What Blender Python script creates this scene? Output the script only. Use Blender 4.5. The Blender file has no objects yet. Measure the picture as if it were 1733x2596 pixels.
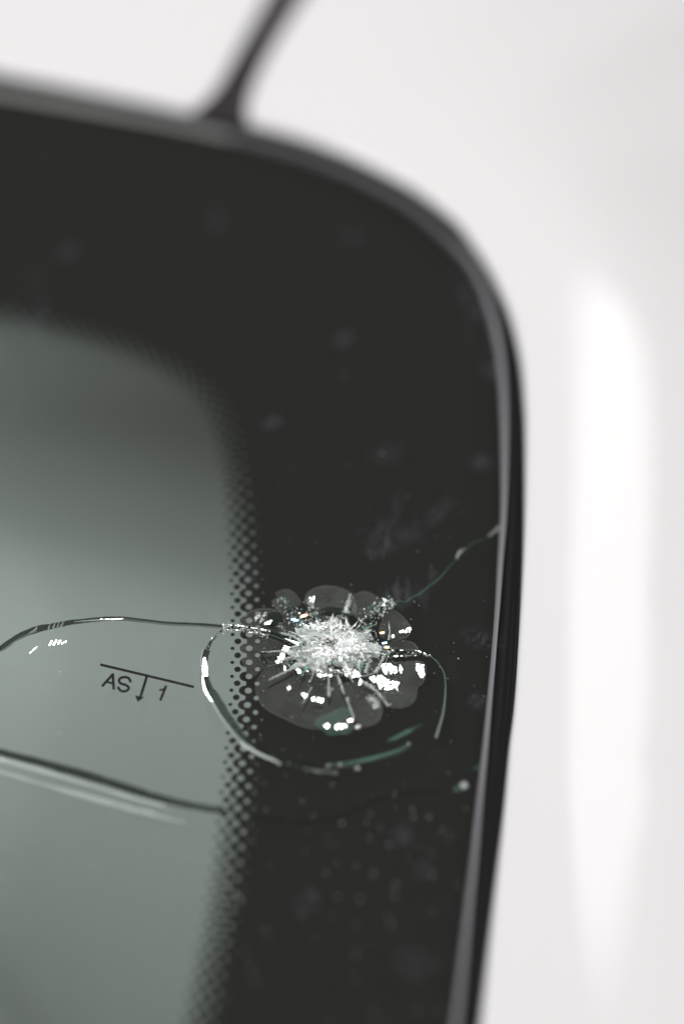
import bpy, math, random
from mathutils import Vector, geometry as G

random.seed(7)
scene = bpy.context.scene
COL = scene.collection
MM = 0.001

# ------------------------------------------------------------------ camera
THETA = math.radians(38.5)          # lens axis, measured from the normal of the glass
DIST = 0.530
FWD = Vector((0, math.sin(THETA), -math.cos(THETA)))
UP = Vector((0, math.cos(THETA), math.sin(THETA)))
RIGHT = Vector((1, 0, 0))
CAM = -DIST * FWD
W_PX, H_PX = 1733.0, 2596.0


def ray(u, v):
    k = 0.36 / H_PX
    return FWD + RIGHT * ((u - W_PX / 2) * k) + UP * (-(v - H_PX / 2) * k)


def P(u, v, z=0.0):
    """point of the plane z (mm above the outer glass face) measured at a photo pixel"""
    d = ray(u, v)
    t = (z * MM - CAM.z) / d.z
    return CAM + d * t


cam_data = bpy.data.cameras.new("camera")
cam_data.sensor_fit = 'VERTICAL'
cam_data.sensor_height = 36.0
cam_data.sensor_width = 24.0
cam_data.lens = 100.0
cam_data.clip_start = 0.01
cam_data.clip_end = 50.0
cam_data.dof.use_dof = True
cam_data.dof.focus_distance = (P(866, 1625) - CAM).dot(FWD)
cam_data.dof.aperture_fstop = 2.8
cam = bpy.data.objects.new("camera", cam_data)
COL.objects.link(cam)
cam.location = CAM
cam.rotation_euler = (THETA, 0, 0)
scene.camera = cam

# ------------------------------------------------------------------ world, lamps, exposure
world = bpy.data.worlds.new("World")
scene.world = world
world.use_nodes = True
bg = world.node_tree.nodes["Background"]
bg.inputs[0].default_value = (1.0, 0.985, 0.955, 1)
bg.inputs[1].default_value = 0.32


def area(name, loc, target, sx, sy, radiance, col=(1, 1, 1), roll=0.0):
    L = bpy.data.lights.new(name, 'AREA')
    L.shape = 'RECTANGLE'
    L.size, L.size_y = sx, sy
    L.energy = radiance * math.pi * sx * sy
    L.color = col
    o = bpy.data.objects.new(name, L)
    COL.objects.link(o)
    o.location = loc
    q = (Vector(target) - Vector(loc)).to_track_quat('-Z', 'Y')
    o.rotation_euler = (q.to_matrix() @ __import__('mathutils').Matrix.Rotation(roll, 3, 'Z')).to_euler()
    return o


area("softbox_high", (-0.92, 0.26, 0.95), (0, 0, 0), 1.0, 1.0, 3.25)
area("fill_side", (0.95, 0.0, 0.70), (0, 0, 0), 0.6, 0.6, 3.2)  # fill lamp added to brighten the pillar
area("softbox_pillar", (0.451, 0.653, 0.716), (0.03, 0, 0), 0.285, 0.62, 2.5, roll=0.124).data.shape = 'ELLIPSE'
KEYS = [Vector((-0.33, 0.24, 0.86)), Vector((0.46, -0.05, 0.80))]
area("strip_lamp_one", KEYS[0], (0, -0.02, 0), 0.18, 0.09, 20.0)
area("strip_lamp_two", KEYS[1], (0, -0.02, 0), 0.18, 0.09, 20.0)

scene.view_settings.view_transform = 'Standard'
scene.view_settings.look = 'None'
scene.view_settings.exposure = 0.0
scene.view_settings.gamma = 1.0
scene.render.engine = 'CYCLES'
scene.cycles.transparent_max_bounces = 40
scene.cycles.max_bounces = 12
scene.cycles.caustics_reflective = False
scene.cycles.caustics_refractive = False
scene.cycles.use_denoising = True


# ------------------------------------------------------------------ materials
def new_mat(name):
    m = bpy.data.materials.new(name)
    m.use_nodes = True
    nt = m.node_tree
    nt.nodes.clear()
    out = nt.nodes.new('ShaderNodeOutputMaterial')
    return m, nt, out


def noise(nt, scale, detail=3, vec=None, rough=0.5):
    n = nt.nodes.new('ShaderNodeTexNoise')
    n.inputs['Scale'].default_value = scale
    n.inputs['Detail'].default_value = detail
    n.inputs['Roughness'].default_value = rough
    if vec is None:
        tc = nt.nodes.new('ShaderNodeTexCoord')
        vec = tc.outputs['Object']
    nt.links.new(vec, n.inputs['Vector'])
    return n.outputs['Fac']


def maprange(nt, val, a, b, c, d):
    r = nt.nodes.new('ShaderNodeMapRange')
    r.interpolation_type = 'SMOOTHSTEP'
    for i, x in zip((1, 2, 3, 4), (a, b, c, d)):
        r.inputs[i].default_value = x
    nt.links.new(val, r.inputs[0])
    return r.outputs[0]


def math_node(nt, op, a, b):
    m = nt.nodes.new('ShaderNodeMath')
    m.operation = op
    for i, x in enumerate((a, b)):
        if isinstance(x, (int, float)):
            m.inputs[i].default_value = x
        else:
            nt.links.new(x, m.inputs[i])
    return m.outputs[0]


def schlick(nt, f0):
    lw = nt.nodes.new('ShaderNodeLayerWeight')
    lw.inputs[0].default_value = 0.5
    p5 = math_node(nt, 'POWER', lw.outputs['Facing'], 5.0)
    return math_node(nt, 'ADD', math_node(nt, 'MULTIPLY', p5, 1 - f0), f0)


def mix_shader(nt, fac, a, b):
    m = nt.nodes.new('ShaderNodeMixShader')
    if isinstance(fac, (int, float)):
        m.inputs[0].default_value = fac
    else:
        nt.links.new(fac, m.inputs[0])
    nt.links.new(a, m.inputs[1])
    nt.links.new(b, m.inputs[2])
    return m.outputs[0]


def bsdf(nt, kind, color, rough=None):
    n = nt.nodes.new(kind)
    n.inputs['Color'].default_value = (*color, 1)
    if rough is not None:
        n.inputs['Roughness'].default_value = rough
    return n.outputs[0]


def principled(name, color, rough, spec=0.5, coat=0.0, coat_rough=0.03, var=0.0, vscale=400, bump=0.0, bscale=3000):
    m, nt, out = new_mat(name)
    p = nt.nodes.new('ShaderNodeBsdfPrincipled')
    p.inputs['Base Color'].default_value = (*color, 1)
    p.inputs['Roughness'].default_value = rough
    p.inputs['Specular IOR Level'].default_value = spec
    p.inputs['Coat Weight'].default_value = coat
    p.inputs['Coat Roughness'].default_value = coat_rough
    if var:
        f = noise(nt, vscale)
        mx = nt.nodes.new('ShaderNodeMix')
        mx.data_type = 'RGBA'
        mx.inputs[6].default_value = (*[c * (1 - var) for c in color], 1)
        mx.inputs[7].default_value = (*[min(1, c * (1 + var)) for c in color], 1)
        nt.links.new(f, mx.inputs[0])
        nt.links.new(mx.outputs[2], p.inputs['Base Color'])
    if bump:
        f = noise(nt, bscale, 4)
        b = nt.nodes.new('ShaderNodeBump')
        b.inputs['Strength'].default_value = bump
        b.inputs['Distance'].default_value = 0.0001
        nt.links.new(f, b.inputs['Height'])
        nt.links.new(b.outputs[0], p.inputs['Normal'])
    nt.links.new(p.outputs[0], out.inputs[0])
    return m


def glass_sheet(name, tint, f0, rough=0.0, dirt=True):
    m, nt, out = new_mat(name)
    tr = bsdf(nt, 'ShaderNodeBsdfTransparent', tint)
    gl = bsdf(nt, 'ShaderNodeBsdfGlossy', (1, 1, 1), rough)
    s = mix_shader(nt, schlick(nt, f0), tr, gl)
    if dirt:
        tc = nt.nodes.new('ShaderNodeTexCoord')
        mp = nt.nodes.new('ShaderNodeMapping')
        mp.inputs['Rotation'].default_value = (0, 0, math.radians(-52))
        mp.inputs['Scale'].default_value = (1.0, 0.32, 1.0)
        nt.links.new(tc.outputs['Object'], mp.inputs['Vector'])
        a = maprange(nt, noise(nt, 42, 2, mp.outputs[0]), 0.56, 0.74, 0, 1)
        b = maprange(nt, noise(nt, 330, 4, mp.outputs[0], 0.6), 0.48, 0.72, 0.0, 1)
        film = math_node(nt, 'ADD', math_node(nt, 'MULTIPLY', math_node(nt, 'MULTIPLY', a, b), 0.12), 0.0015)
        df = bsdf(nt, 'ShaderNodeBsdfDiffuse', (0.46, 0.46, 0.56))
        s = mix_shader(nt, film, s, df)
    nt.links.new(s, out.inputs[0])
    return m


def flake(name, refl, tint=(1, 1, 1), rough=0.04, diffuse=0.0, dcol=(0.8, 0.84, 0.82), cloud=0.0):
    """fracture faces inside the glass: part mirror, part clear, part frosted"""
    m, nt, out = new_mat(name)
    tr = bsdf(nt, 'ShaderNodeBsdfTransparent', (0.97, 0.985, 0.975))
    gl = bsdf(nt, 'ShaderNodeBsdfGlossy', tint, rough)
    if cloud:
        refl = math_node(nt, 'MULTIPLY', maprange(nt, noise(nt, 260, 3), 0.3, 0.7, 1 - cloud, 1 + cloud), refl)
    s = mix_shader(nt, refl, tr, gl)
    if diffuse:
        s = mix_shader(nt, diffuse, s, bsdf(nt, 'ShaderNodeBsdfDiffuse', dcol))
    nt.links.new(s, out.inputs[0])
    return m


M_GLASS = glass_sheet("tinted_glass", (0.905, 0.94, 0.92), 0.042)
M_FRIT = principled("black_enamel", (0.006, 0.006, 0.005), 0.6, 0.1)
M_PRINT = principled("mark_print", (0.012, 0.008, 0.014), 0.6, 0.1)
M_PAINT = principled("white_car_paint", (0.815, 0.803, 0.808), 0.35, 0.2, coat=1.0, coat_rough=0.05)
M_LIP = principled("satin_rubber_lip", (0.23, 0.224, 0.24), 0.42, 0.3, var=0.15, vscale=2500, bump=0.15, bscale=5000)
M_RUBBER = principled("black_rubber", (0.005, 0.005, 0.006), 0.42, 0.16, bump=0.2, bscale=3000)
M_MOULD = principled("dark_grey_moulding", (0.020, 0.016, 0.020), 0.5, 0.4)
M_TRIM = principled("grey_interior_trim", (0.66, 0.67, 0.665), 0.9, 0.2, var=0.06, vscale=30)
M_PETALS = [flake("delaminated_glass", f_, (1.0, 0.99, 0.93), 0.03, cloud=0.25) for f_ in (0.135, 0.165, 0.195)]
M_FACET = flake("mirror_fracture", 0.85, (1, 1, 1), 0.06)
M_CRUSH = flake("crushed_glass", 0.35, (0.95, 1, 0.97), 0.15, 0.66, (0.95, 0.98, 0.965))
M_POWDER = principled("glass_powder", (0.95, 0.96, 0.965), 0.6, 0.5, var=0.05, vscale=2500, bump=0.5, bscale=6000)
M_FROST = flake("frosted_fracture", 0.45, (1, 1, 1), 0.12, 0.66, (0.92, 0.95, 0.93))
M_DARK = flake("dark_reflection_fracture", 0.35, (0.20, 0.24, 0.22), 0.10, 0.86, (0.012, 0.018, 0.015))  # dark internal reflections of the cracks, put into the colour
M_GREEN = flake("green_glass_edge", 0.35, (0.45, 0.85, 0.65), 0.15, 0.30, (0.25, 0.50, 0.38))
M_DUST = principled("dust_grain", (0.80, 0.78, 0.76), 0.8, 0.2)


# ------------------------------------------------------------------ mesh helpers
class MB:
    def __init__(self):
        self.v, self.f, self.m = [], [], []

    def face(self, pts, mi=0):
        n = len(self.v)
        self.v.extend([tuple(p) for p in pts])
        self.f.append(tuple(range(n, n + len(pts))))
        self.m.append(mi)

    def grid(self, rows, mi=0, closed=False):
        n = len(self.v)
        k = len(rows[0])
        for r in rows:
            self.v.extend([tuple(p) for p in r])
        for i in range(len(rows) - 1):
            for j in range(k if closed else k - 1):
                j2 = (j + 1) % k
                self.f.append((n + i * k + j, n + i * k + j2, n + (i + 1) * k + j2, n + (i + 1) * k + j))
                self.m.append(mi)

    def build(self, name, mats, parent, smooth=False):
        me = bpy.data.meshes.new(name)
        me.from_pydata(self.v, [], self.f)
        for m in (mats if isinstance(mats, (list, tuple)) else [mats]):
            me.materials.append(m)
        me.polygons.foreach_set("material_index", self.m)
        if smooth:
            me.polygons.foreach_set("use_smooth", [True] * len(self.f))
        me.update()
        o = bpy.data.objects.new(name, me)
        COL.objects.link(o)
        o.parent = parent
        return o


def catmull(pts, n=8):
    """smooth polyline through tuples of any length"""
    out = []
    k = len(pts)
    for i in range(k - 1):
        p0, p1, p2, p3 = pts[max(i - 1, 0)], pts[i], pts[i + 1], pts[min(i + 2, k - 1)]
        for j in range(n):
            t = j / n
            out.append(tuple(0.5 * (2 * b + (c - a) * t + (2 * a - 5 * b + 4 * c - d) * t * t + (3 * b - a - 3 * c + d) * t ** 3)
                             for a, b, c, d in zip(p0, p1, p2, p3)))
    out.append(tuple(pts[-1]))
    return out


def resample(pts, step):
    """points at equal arc length along a list of Vectors"""
    out = [pts[0].copy()]
    need = step
    for a, b in zip(pts, pts[1:]):
        L = (b - a).length
        pos = 0.0
        while L - pos >= need:
            pos += need
            out.append(a.lerp(b, pos / L))
            need = step
        need -= L - pos
    return out


def facet_pts(poly_px, z, n):
    """polygon seen at these photo pixels, lying in the tilted plane (centroid at depth z, normal n)"""
    cu = sum(p[0] for p in poly_px) / len(poly_px)
    cv = sum(p[1] for p in poly_px) / len(poly_px)
    c = P(cu, cv, z)
    res = []
    for u, v in poly_px:
        d = ray(u, v)
        res.append(CAM + d * ((c - CAM).dot(n) / d.dot(n)))
    return res


def half(u, v, z, key, jit=0.0):
    c = P(u, v, z)
    h = ((CAM - c).normalized() + (KEYS[key] - c).normalized()).normalized()
    if jit:
        h = (h + Vector((random.gauss(0, jit), random.gauss(0, jit), random.gauss(0, jit)))).normalized()
    return h


# pixel frames of the enlargements the shapes were measured in
def r1(x, y): return (500 + x / 2.24, 1420 + y / 2.24)
def z2(x, y): return (x / 2.24, 1500 + y / 2.24)
def z4(x, y): return (900 + x / 2.936, 1200 + y / 2.936)
def z7(x, y): return (200 + x / 4.356, 1640 + y / 4.356)
def z8(x, y): return (460 + x / 5.227, 1560 + y / 5.227)
def r8(x, y): return (400 + x / 1.742, 1900 + y / 1.742)


# ------------------------------------------------------------------ the car
car = bpy.data.objects.new("car", None)
COL.objects.link(car)
car["label"] = "white car with a stone-cracked windshield corner in a black rubber seal"
car["category"] = "car"

# visible edge of the glass (foot of the seal lip) and edge of the white body
G_PX = [(-900, 60), (-420, 150), (-200, 188), (0, 224), (204, 260), (408, 298), (560, 332), (700, 370), (789, 397), (879, 433), (968, 478), (1035, 518), (1117, 589), (1178, 654),
        (1215, 724), (1239, 799), (1255, 874), (1264, 949), (1269, 1061), (1270, 1201), (1268, 1312), (1261, 1421), (1254, 1540),
        (1246, 1643), (1240, 1711), (1232, 1796), (1222, 1900), (1209, 2021), (1193, 2183), (1177, 2324), (1160, 2485), (1146, 2600),
        (1120, 2800), (1090, 3000), (1050, 3250)]
W_PXS = [(-900, 20), (-420, 108), (-200, 148), (0, 187), (204, 228), (408, 271), (485, 288), (600, 311), (700, 335), (789, 362), (879, 396), (968, 438), (1057, 488), (1150, 560),
         (1190, 610), (1236, 680), (1276, 762), (1299, 830), (1318, 921), (1326, 1014), (1329, 1108), (1327, 1300), (1323, 1421), (1317, 1540),
         (1311, 1643), (1305, 1740), (1298, 1820), (1288, 1900), (1274, 2061), (1249, 2283), (1221, 2546), (1215, 2600), (1190, 2800),
         (1160, 3000), (1120, 3250)]
Z_BODY = -1.4
g_line = resample([P(u, v, 0) for u, v in catmull(G_PX, 8)], 1.5 * MM)
w_line = resample([P(u, v, Z_BODY) for u, v in catmull(W_PXS, 8)], 1.0 * MM)


def out_normals(line):
    ns = []
    for i in range(len(line)):
        t = (line[min(i + 2, len(line) - 1)] - line[max(i - 2, 0)])
        t.z = 0
        t.normalize()
        ns.append(Vector((-t.y, t.x, 0)))      # path runs left to right then down: this side is outward
    return ns


def hit_w(p, n):
    best, bd = None, 1e9
    p2, q2 = p.xy, (p + n * 0.03).xy
    for a, b in zip(w_line, w_line[1:]):
        x = G.intersect_line_line_2d(p2, q2, a.xy, b.xy)
        if x is not None and (x - p2).length < bd:
            bd, best = (x - p2).length, x
    return bd if best is not None else None


g_n = out_normals(g_line)
g_w = []
last = 4.6 * MM
for p, n in zip(g_line, g_n):
    d = hit_w(p, n)
    last = d if d is not None else last
    g_w.append(last)


def lerp_tab(x, tab):
    if x <= tab[0][0]:
        return tab[0][1]
    for (a, b), (c, d) in zip(tab, tab[1:]):
        if x <= c:
            return b + (d - b) * (x - a) / (c - a)
    return tab[-1][1]


# rubber seal: lip that stands up from the glass edge, dark channel behind it
lip = MB()
chan = MB()
lip_rows, chan_rows = [], []
for i, (p, n, w) in enumerate(zip(g_line, g_n, g_w)):
    y = p.y / MM
    x = p.x / MM
    lw = lerp_tab(y, [(-110, 0.75), (-60, 0.65), (-28, 0.55), (0, 0.75), (22, 0.95), (45, 0.85), (62, 0.55), (72, 0.2)])
    lh = lerp_tab(y, [(-30, 0.8), (10, 0.9), (35, 0.8), (55, 0.6), (72, 0.2)])
    q = lambda d, z: p + n * (d * MM) + Vector((0, 0, z * MM))
    lip_rows.append([q(-0.05, -0.25), q(0.0, 0.02), q(lw * 0.45, lh * 0.55), q(lw * 0.85, lh * 0.95), q(lw, lh), q(lw + 0.12, lh + 0.02), q(lw + 0.25, lh - 0.1), q(lw + 0.3, lh - 0.5)])
    wm = w / MM
    s = lw + 0.3
    chan_rows.append([q(s, lh - 0.5), q(s + 0.1, -0.6), q(s + 0.3, -1.2), q(max(s + 0.6, wm - 0.9), -1.5), q(max(s + 0.7, wm - 0.7), -1.25), q(max(s + 0.8, wm - 0.45), -1.1),
                      q(max(s + 0.9, wm - 0.25), -1.2), q(max(s + 1.0, wm - 0.1), -1.9), q(max(s + 1.1, wm + 0.1), -4.0)])
chan.grid(chan_rows)
seal = chan.build("windshield_seal", M_RUBBER, car, True)
lip.grid(lip_rows)
lip.build("seal_lip", M_LIP, seal, True)

# white body: roof panel and pillar panel lofted outward from the body edge
body_line = resample([P(u, v, Z_BODY) for u, v in catmull(W_PXS, 8)], 1.6 * MM)
body_n = out_normals(body_line)
split_pt = P(560, 303, Z_BODY)
split_i = min(range(len(body_line)), key=lambda i: (body_line[i] - split_pt).length)
m_dir = (P(735, -20, 0) - P(566, 290, 0)).normalized()
# loft directions: swing gently towards the moulding's line next to it
dirs = []
for i, n in enumerate(body_n):
    k = math.exp(-((i - split_i) / 9.0) ** 2)
    dirs.append((n * (1 - k) + m_dir * k).normalized())
for _ in range(30):
    dirs = [dirs[0]] + [(dirs[i - 1] + dirs[i] * 2 + dirs[i + 1]).normalized() for i in range(1, len(dirs) - 1)] + [dirs[-1]]
DS = [0, 0.12, 0.35, 0.7, 1.2, 2, 3, 4.5, 6, 8, 10, 12, 14, 16, 18, 20, 22, 24, 27, 30, 34, 38, 44, 50, 60, 75, 95, 120, 160, 210]


def profile(right, kk_):
    """height (mm) over distance from the edge; `right` 0 roof .. 1 pillar"""
    zs, z, prev = [], 0.0, 0.0
    for d in DS:
        steps = 6
        for s in range(steps):
            dd = prev + (d - prev) * (s + 0.5) / steps
            ph_p = lerp_tab(dd, [(0, 0.2), (1, 0.8), (17, 13.2 * kk_), (34, 26 * kk_), (60, 31), (210, 32)])
            ph_r = lerp_tab(dd, [(0, -3), (20, 1), (210, 10)])
            ph = math.radians(ph_r + (ph_p - ph_r) * right)
            z -= math.tan(ph) * (d - prev) / steps
        prev = d
        roll = -1.0 * math.exp(-d / 0.45)
        zs.append(z + roll + 0.6)
    return zs


rows = []
for i, (p, d) in enumerate(zip(body_line, dirs)):
    r = min(1.0, max(0.0, (body_n[i].x - 0.25) / 0.735))
    r = r * r * (3 - 2 * r)
    prof = profile(r, lerp_tab(p.y / MM, [(-115, 0.45), (-65, 0.624), (-15, 0.838), (35, 0.924)]))
    rows.append([Vector((p.x, p.y, Z_BODY * MM)) + d * (s * MM) + Vector((0, 0, z * MM)) for s, z in zip(DS, prof)])
    rows[-1].insert(0, Vector((p.x, p.y, Z_BODY * MM)) + Vector((0, 0, -4 * MM)))
roof = MB()
roof.grid(rows[:split_i + 1])
roof.build("roof_panel", M_PAINT, car, True)
pil = MB()
pil.grid(rows[split_i:])
pil.build("pillar_panel", M_PAINT, car, True)

# dark strip in the roof ditch, flaring where it meets the seal
left_px = [(425, 296), (484, 270), (522, 240), (550, 207), (593, 129), (636, 54), (672, -10), (722, -105), (782, -220)]
right_px = [(636, 322), (628, 285), (634, 241), (655, 187), (687, 120), (725, 49), (760, -10), (817, -105), (883, -220)]
L_, R_ = catmull(left_px, 6), catmull(right_px, 6)
mo = MB()
mrows = []
for a, b in zip(L_, R_):
    pa, pb = P(a[0], a[1], 0.6), P(b[0], b[1], 0.6)
    row = []
    for k in range(9):
        t = k / 8
        h = -1.4 + 1.4 * (1 - abs(2 * t - 1) ** 7)
        q = pa.lerp(pb, t)
        q.z = (0.6 + h) * MM
        row.append(q)
    mrows.append(row)
mo.grid(mrows)
mo.build("roof_moulding", M_MOULD, car, True)

# interior trim: a grey bowl under the glass, its slopes shaped to shade it
tr = MB()
secs = []
for iy in range(81):
    y = -150 + 258 * iy / 80
    row = []
    for ix in range(81):
        x = -205 + 236 * ix / 80
        ex = abs((x + 87) / 118)
        ey = abs((y + 21) / 129)
        qy = max(0.0, 20 - y)
        sd = max(0.0, -0.74 * (x + 70) - 0.68 * (y - 10) - 30)  # unseen wall added to block lamp light at the lower left
        z = -66 - 1.15 * qy * qy / (qy + 55) + 3.2 * sd * sd / (sd + 8)
        z = min(z, -16)
        z += (-8 - z) * max(max(0, (ex - 0.72) / 0.28) ** 2.2, max(0, (ey - 0.80) / 0.20) ** 2.2)
        row.append(Vector((x * MM, y * MM, z * MM)))
    secs.append(row)
tr.grid(secs)
tr.build("interior_trim", M_TRIM, car, True)

# ------------------------------------------------------------------ windshield
THICK = -5.0
pane = MB()
rim = [p + n * (0.6 * MM) for p, n in zip(g_line, g_n)][::2]
far = [Vector((-0.20, rim[-1].y - 0.01, 0)), Vector((-0.20, rim[0].y, 0))]
outline = [Vector((p.x, p.y, 0)) for p in rim] + far
pane.face(outline[::-1])
pane.face([p + Vector((0, 0, THICK * MM)) for p in outline])
shield = pane.build("windshield", M_GLASS, car)

# --- black enamel band with its halftone edge
ZF = -2.6
R_PX = [(-900, 660), (-600, 705), (-300, 745), (-120, 772), (0, 794), (90, 812), (180, 834), (275, 861), (365, 892), (455, 938), (510, 978), (545, 1015), (570, 1060), (583, 1105), (592, 1140), (603, 1205), (612, 1271),
        (623.5, 1404), (628, 1471), (631, 1538), (632, 1590), (631.7, 1643), (631, 1712), (629.5, 1748), (627, 1786), (624, 1830), (619, 1880), (615, 1926),
        (611, 1960), (607, 1998), (603, 2038), (598, 2078), (588, 2158), (567, 2302), (546, 2417), (523, 2531), (500, 2640), (470, 2760), (430, 2900), (380, 3080)]
r_line = resample([P(u, v, ZF) for u, v in catmull(R_PX, 8)], 0.1 * MM)
r_n = [-n for n in out_normals(r_line)]            # inward, towards clear glass
pitch = (P(631, 1538, ZF) - P(631.7, 1643, ZF)).length / 3
step_i = pitch / (0.1 * MM)


def on_edge(s_mm, off_mm):
    """point at arc position s and inward offset, both mm"""
    x = s_mm / 0.1
    i = max(0, min(len(r_line) - 2, int(x)))
    f = x - i
    p = r_line[i].lerp(r_line[i + 1], f)
    n = r_n[i].lerp(r_n[i + 1], f).normalized()
    return p + n * (off_mm * MM)


# phase: one row of large holes must fall on the measured hole
ref = P(631, 1538, ZF)
s_ref = min(range(len(r_line)), key=lambda i: (r_line[i] - ref).length) * 0.1
pm = pitch / MM
s_len = (len(r_line) - 2) * 0.1
rows_s = []
s = s_ref - pm * int(s_ref / pm)
while s < s_len - pm:
    if s > pm:
        rows_s.append(s)
    s += pm
edge = []
for s in rows_s:
    h = pm / 2
    for ds, off in [(-h + 0.42, 0.46), (-1.12, 0.52), (-1.04, 0.75), (-0.95, 1.08), (-0.72, 1.40), (-0.40, 1.62), (0, 1.70), (0.40, 1.62), (0.72, 1.40), (0.95, 1.08), (1.04, 0.75), (1.12, 0.52), (h - 0.42, 0.46)]:
        edge.append(on_edge(s + ds, off))
outer = [p + n * (0.4 * MM) for p, n in zip(g_line, g_n)][::-1]
band = edge + [Vector((p.x, p.y, 0)) for p in outer]
verts2 = [p.xy for p in band]
faces_in = [list(range(len(band)))]


def circle(s, off, r, k=14):
    c = on_edge(s, off)
    return [Vector((c.x + r * MM * math.cos(2 * math.pi * j / k), c.y + r * MM * math.sin(2 * math.pi * j / k))) for j in range(k)]


for s in rows_s:
    for ds, off, r in ((0, 0.0, 0.62), (pm / 2, -1.5, 0.46), (0, -2.7, 0.15)):
        c = circle(s + ds, off, r * random.uniform(0.96, 1.04), 14 if r > 0.3 else 8)
        faces_in.append(list(range(len(verts2), len(verts2) + len(c))))
        verts2.extend(c)
vo, eo, fo, ov, oe, of = G.delaunay_2d_cdt([Vector((a.x / MM, a.y / MM)) for a in verts2], [], faces_in, 1, 1e-6)
fb = MB()
fb.v = [(a.x * MM, a.y * MM, ZF * MM) for a in vo]
for f, src in zip(fo, of):
    if src == [0] or (len(src) == 1 and src[0] == 0):
        fb.f.append(tuple(f))
        fb.m.append(0)
fb.build("frit_band", M_FRIT, shield)

# free halftone dots, each its own piece
disc = bpy.data.meshes.new("frit_dot")
kk = 18
dv = [(math.cos(2 * math.pi * j / kk), math.sin(2 * math.pi * j / kk), 0) for j in range(kk)]
disc.from_pydata(dv, [], [tuple(range(kk))])
disc.materials.append(M_FRIT)
for s in rows_s:
    for ds, off, r in ((0, 3.02, 0.37), (pm / 2, 2.06, 0.63)):
        o = bpy.data.objects.new("frit_dot", disc)
        COL.objects.link(o)
        c = on_edge(s + ds, off)
        o.location = (c.x, c.y, (ZF + 0.02) * MM)
        rr = r * MM * random.uniform(0.95, 1.05)
        o.scale = (rr, rr, rr)
        o.parent = shield


# --- printed safety mark
def stroke(mb, pts, w, z, mi=0):
    """flat pen stroke through pixels, w px wide"""
    n = len(pts)
    row = []
    for i in range(n):
        a, b = Vector(pts[max(i - 1, 0)]), Vector(pts[min(i + 1, n - 1)])
        t = (b - a).normalized()
        nn = Vector((-t.y, t.x)) * (w / 2)
        p = Vector(pts[i])
        if i == 0:
            p = p - t * (w * 0.3)
        if i == n - 1:
            p = p + t * (w * 0.3)
        row.append([P(*(p - nn), z), P(*(p + nn), z)])
    mb.grid(row, mi)


ZM = -2.4
mk = MB(); stroke(mk, [z7(245, 197), z7(755, 318), z7(1262, 440)], 6.6, ZM); mk.build("mark_line", M_PRINT, shield)
mk = MB(); stroke(mk, [z7(752, 325), z7(684, 545)], 7.0, ZM - 0.03)
mk.face([P(*z7(*q), ZM + 0.03) for q in ((620, 536), (652, 608), (722, 556), (672, 545))]); mk.build("mark_arrow", M_PRINT, shield)
mk = MB(); stroke(mk, [z7(262, 430), z7(376, 303)], 6.6, ZM); stroke(mk, [z7(376, 303), z7(386, 462)], 7.0, ZM - 0.03); stroke(mk, [z7(305, 385), z7(380, 405)], 5.4, ZM + 0.03)
mk.build("mark_letter", M_PRINT, shield)
S_pts = catmull([z7(*q) for q in ((572, 383), (550, 345), (505, 334), (458, 347), (445, 378), (466, 404), (510, 418), (546, 440), (548, 468), (515, 489), (466, 484), (434, 447))], 5)
mk = MB(); stroke(mk, S_pts, 6.6, ZM); mk.build("mark_letter", M_PRINT, shield)
mk = MB(); stroke(mk, [z7(962, 436), z7(902, 586)], 6.6, ZM); stroke(mk, catmull([z7(960, 440), z7(935, 468), z7(896, 476)], 4), 5.2, ZM + 0.03)
mk.build("mark_digit", M_PRINT, shield)


# ------------------------------------------------------------------ cracks running from the impact
def strip(mb, path, lo, hi, z, mi, mode=None, jit=0.05, gap=0.0, sub=9, dz=-0.6, rag=0.05):
    """ribbon of fracture face along a pixel path between the side offsets lo and hi (px or tapered pairs)"""
    pts = catmull(path, sub)
    n = len(pts)

    def side(i, o):
        a, b = Vector(pts[max(i - 1, 0)]), Vector(pts[min(i + 1, n - 1)])
        t = (b - a).normalized()
        return Vector(pts[i]) + Vector((-t.y, t.x)) * o

    def off(o, i):
        return o if not isinstance(o, (tuple, list)) else lerp_tab(i / (n - 1), [(k / (len(o) - 1), x) for k, x in enumerate(o)])
    if mode is None:
        wob, shade = [], [1.0, 1.0]
        for i in range(n):
            shade = [min(1.35, max(0.35, x + random.gauss(0, rag))) for x in shade]
            wob.append(tuple(shade))
        for i in range(n):
            m_ = (off(lo, i) + off(hi, i)) / 2
            wob[i] = (m_ + (off(lo, i) - m_) * wob[i][0], m_ + (off(hi, i) - m_) * wob[i][1])
        mb.grid([[P(*side(i, wob[i][0]), z), P(*side(i, wob[i][1]), z + dz)] for i in range(n)], mi)
        return
    for i in range(n - 1):
        if random.random() < gap:
            continue
        e = random.uniform(-0.15, 0.15)
        poly = [side(i, off(lo, i) + e), side(i + 1, off(lo, i + 1) + e), side(i + 1, off(hi, i + 1) + e), side(i, off(hi, i) + e)]
        poly = [(p.x, p.y) for p in poly]
        c = poly[0]
        nn = half(c[0], c[1], z, mode, jit)
        mb.face(facet_pts(poly, z, nn), mi)


M_HAZE = flake("hazy_fracture", 0.30, (1, 1, 1), 0.15, 0.36, (0.90, 0.94, 0.92))
CR = [M_DARK, M_FACET, M_FROST, M_GREEN, M_HAZE]


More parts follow.
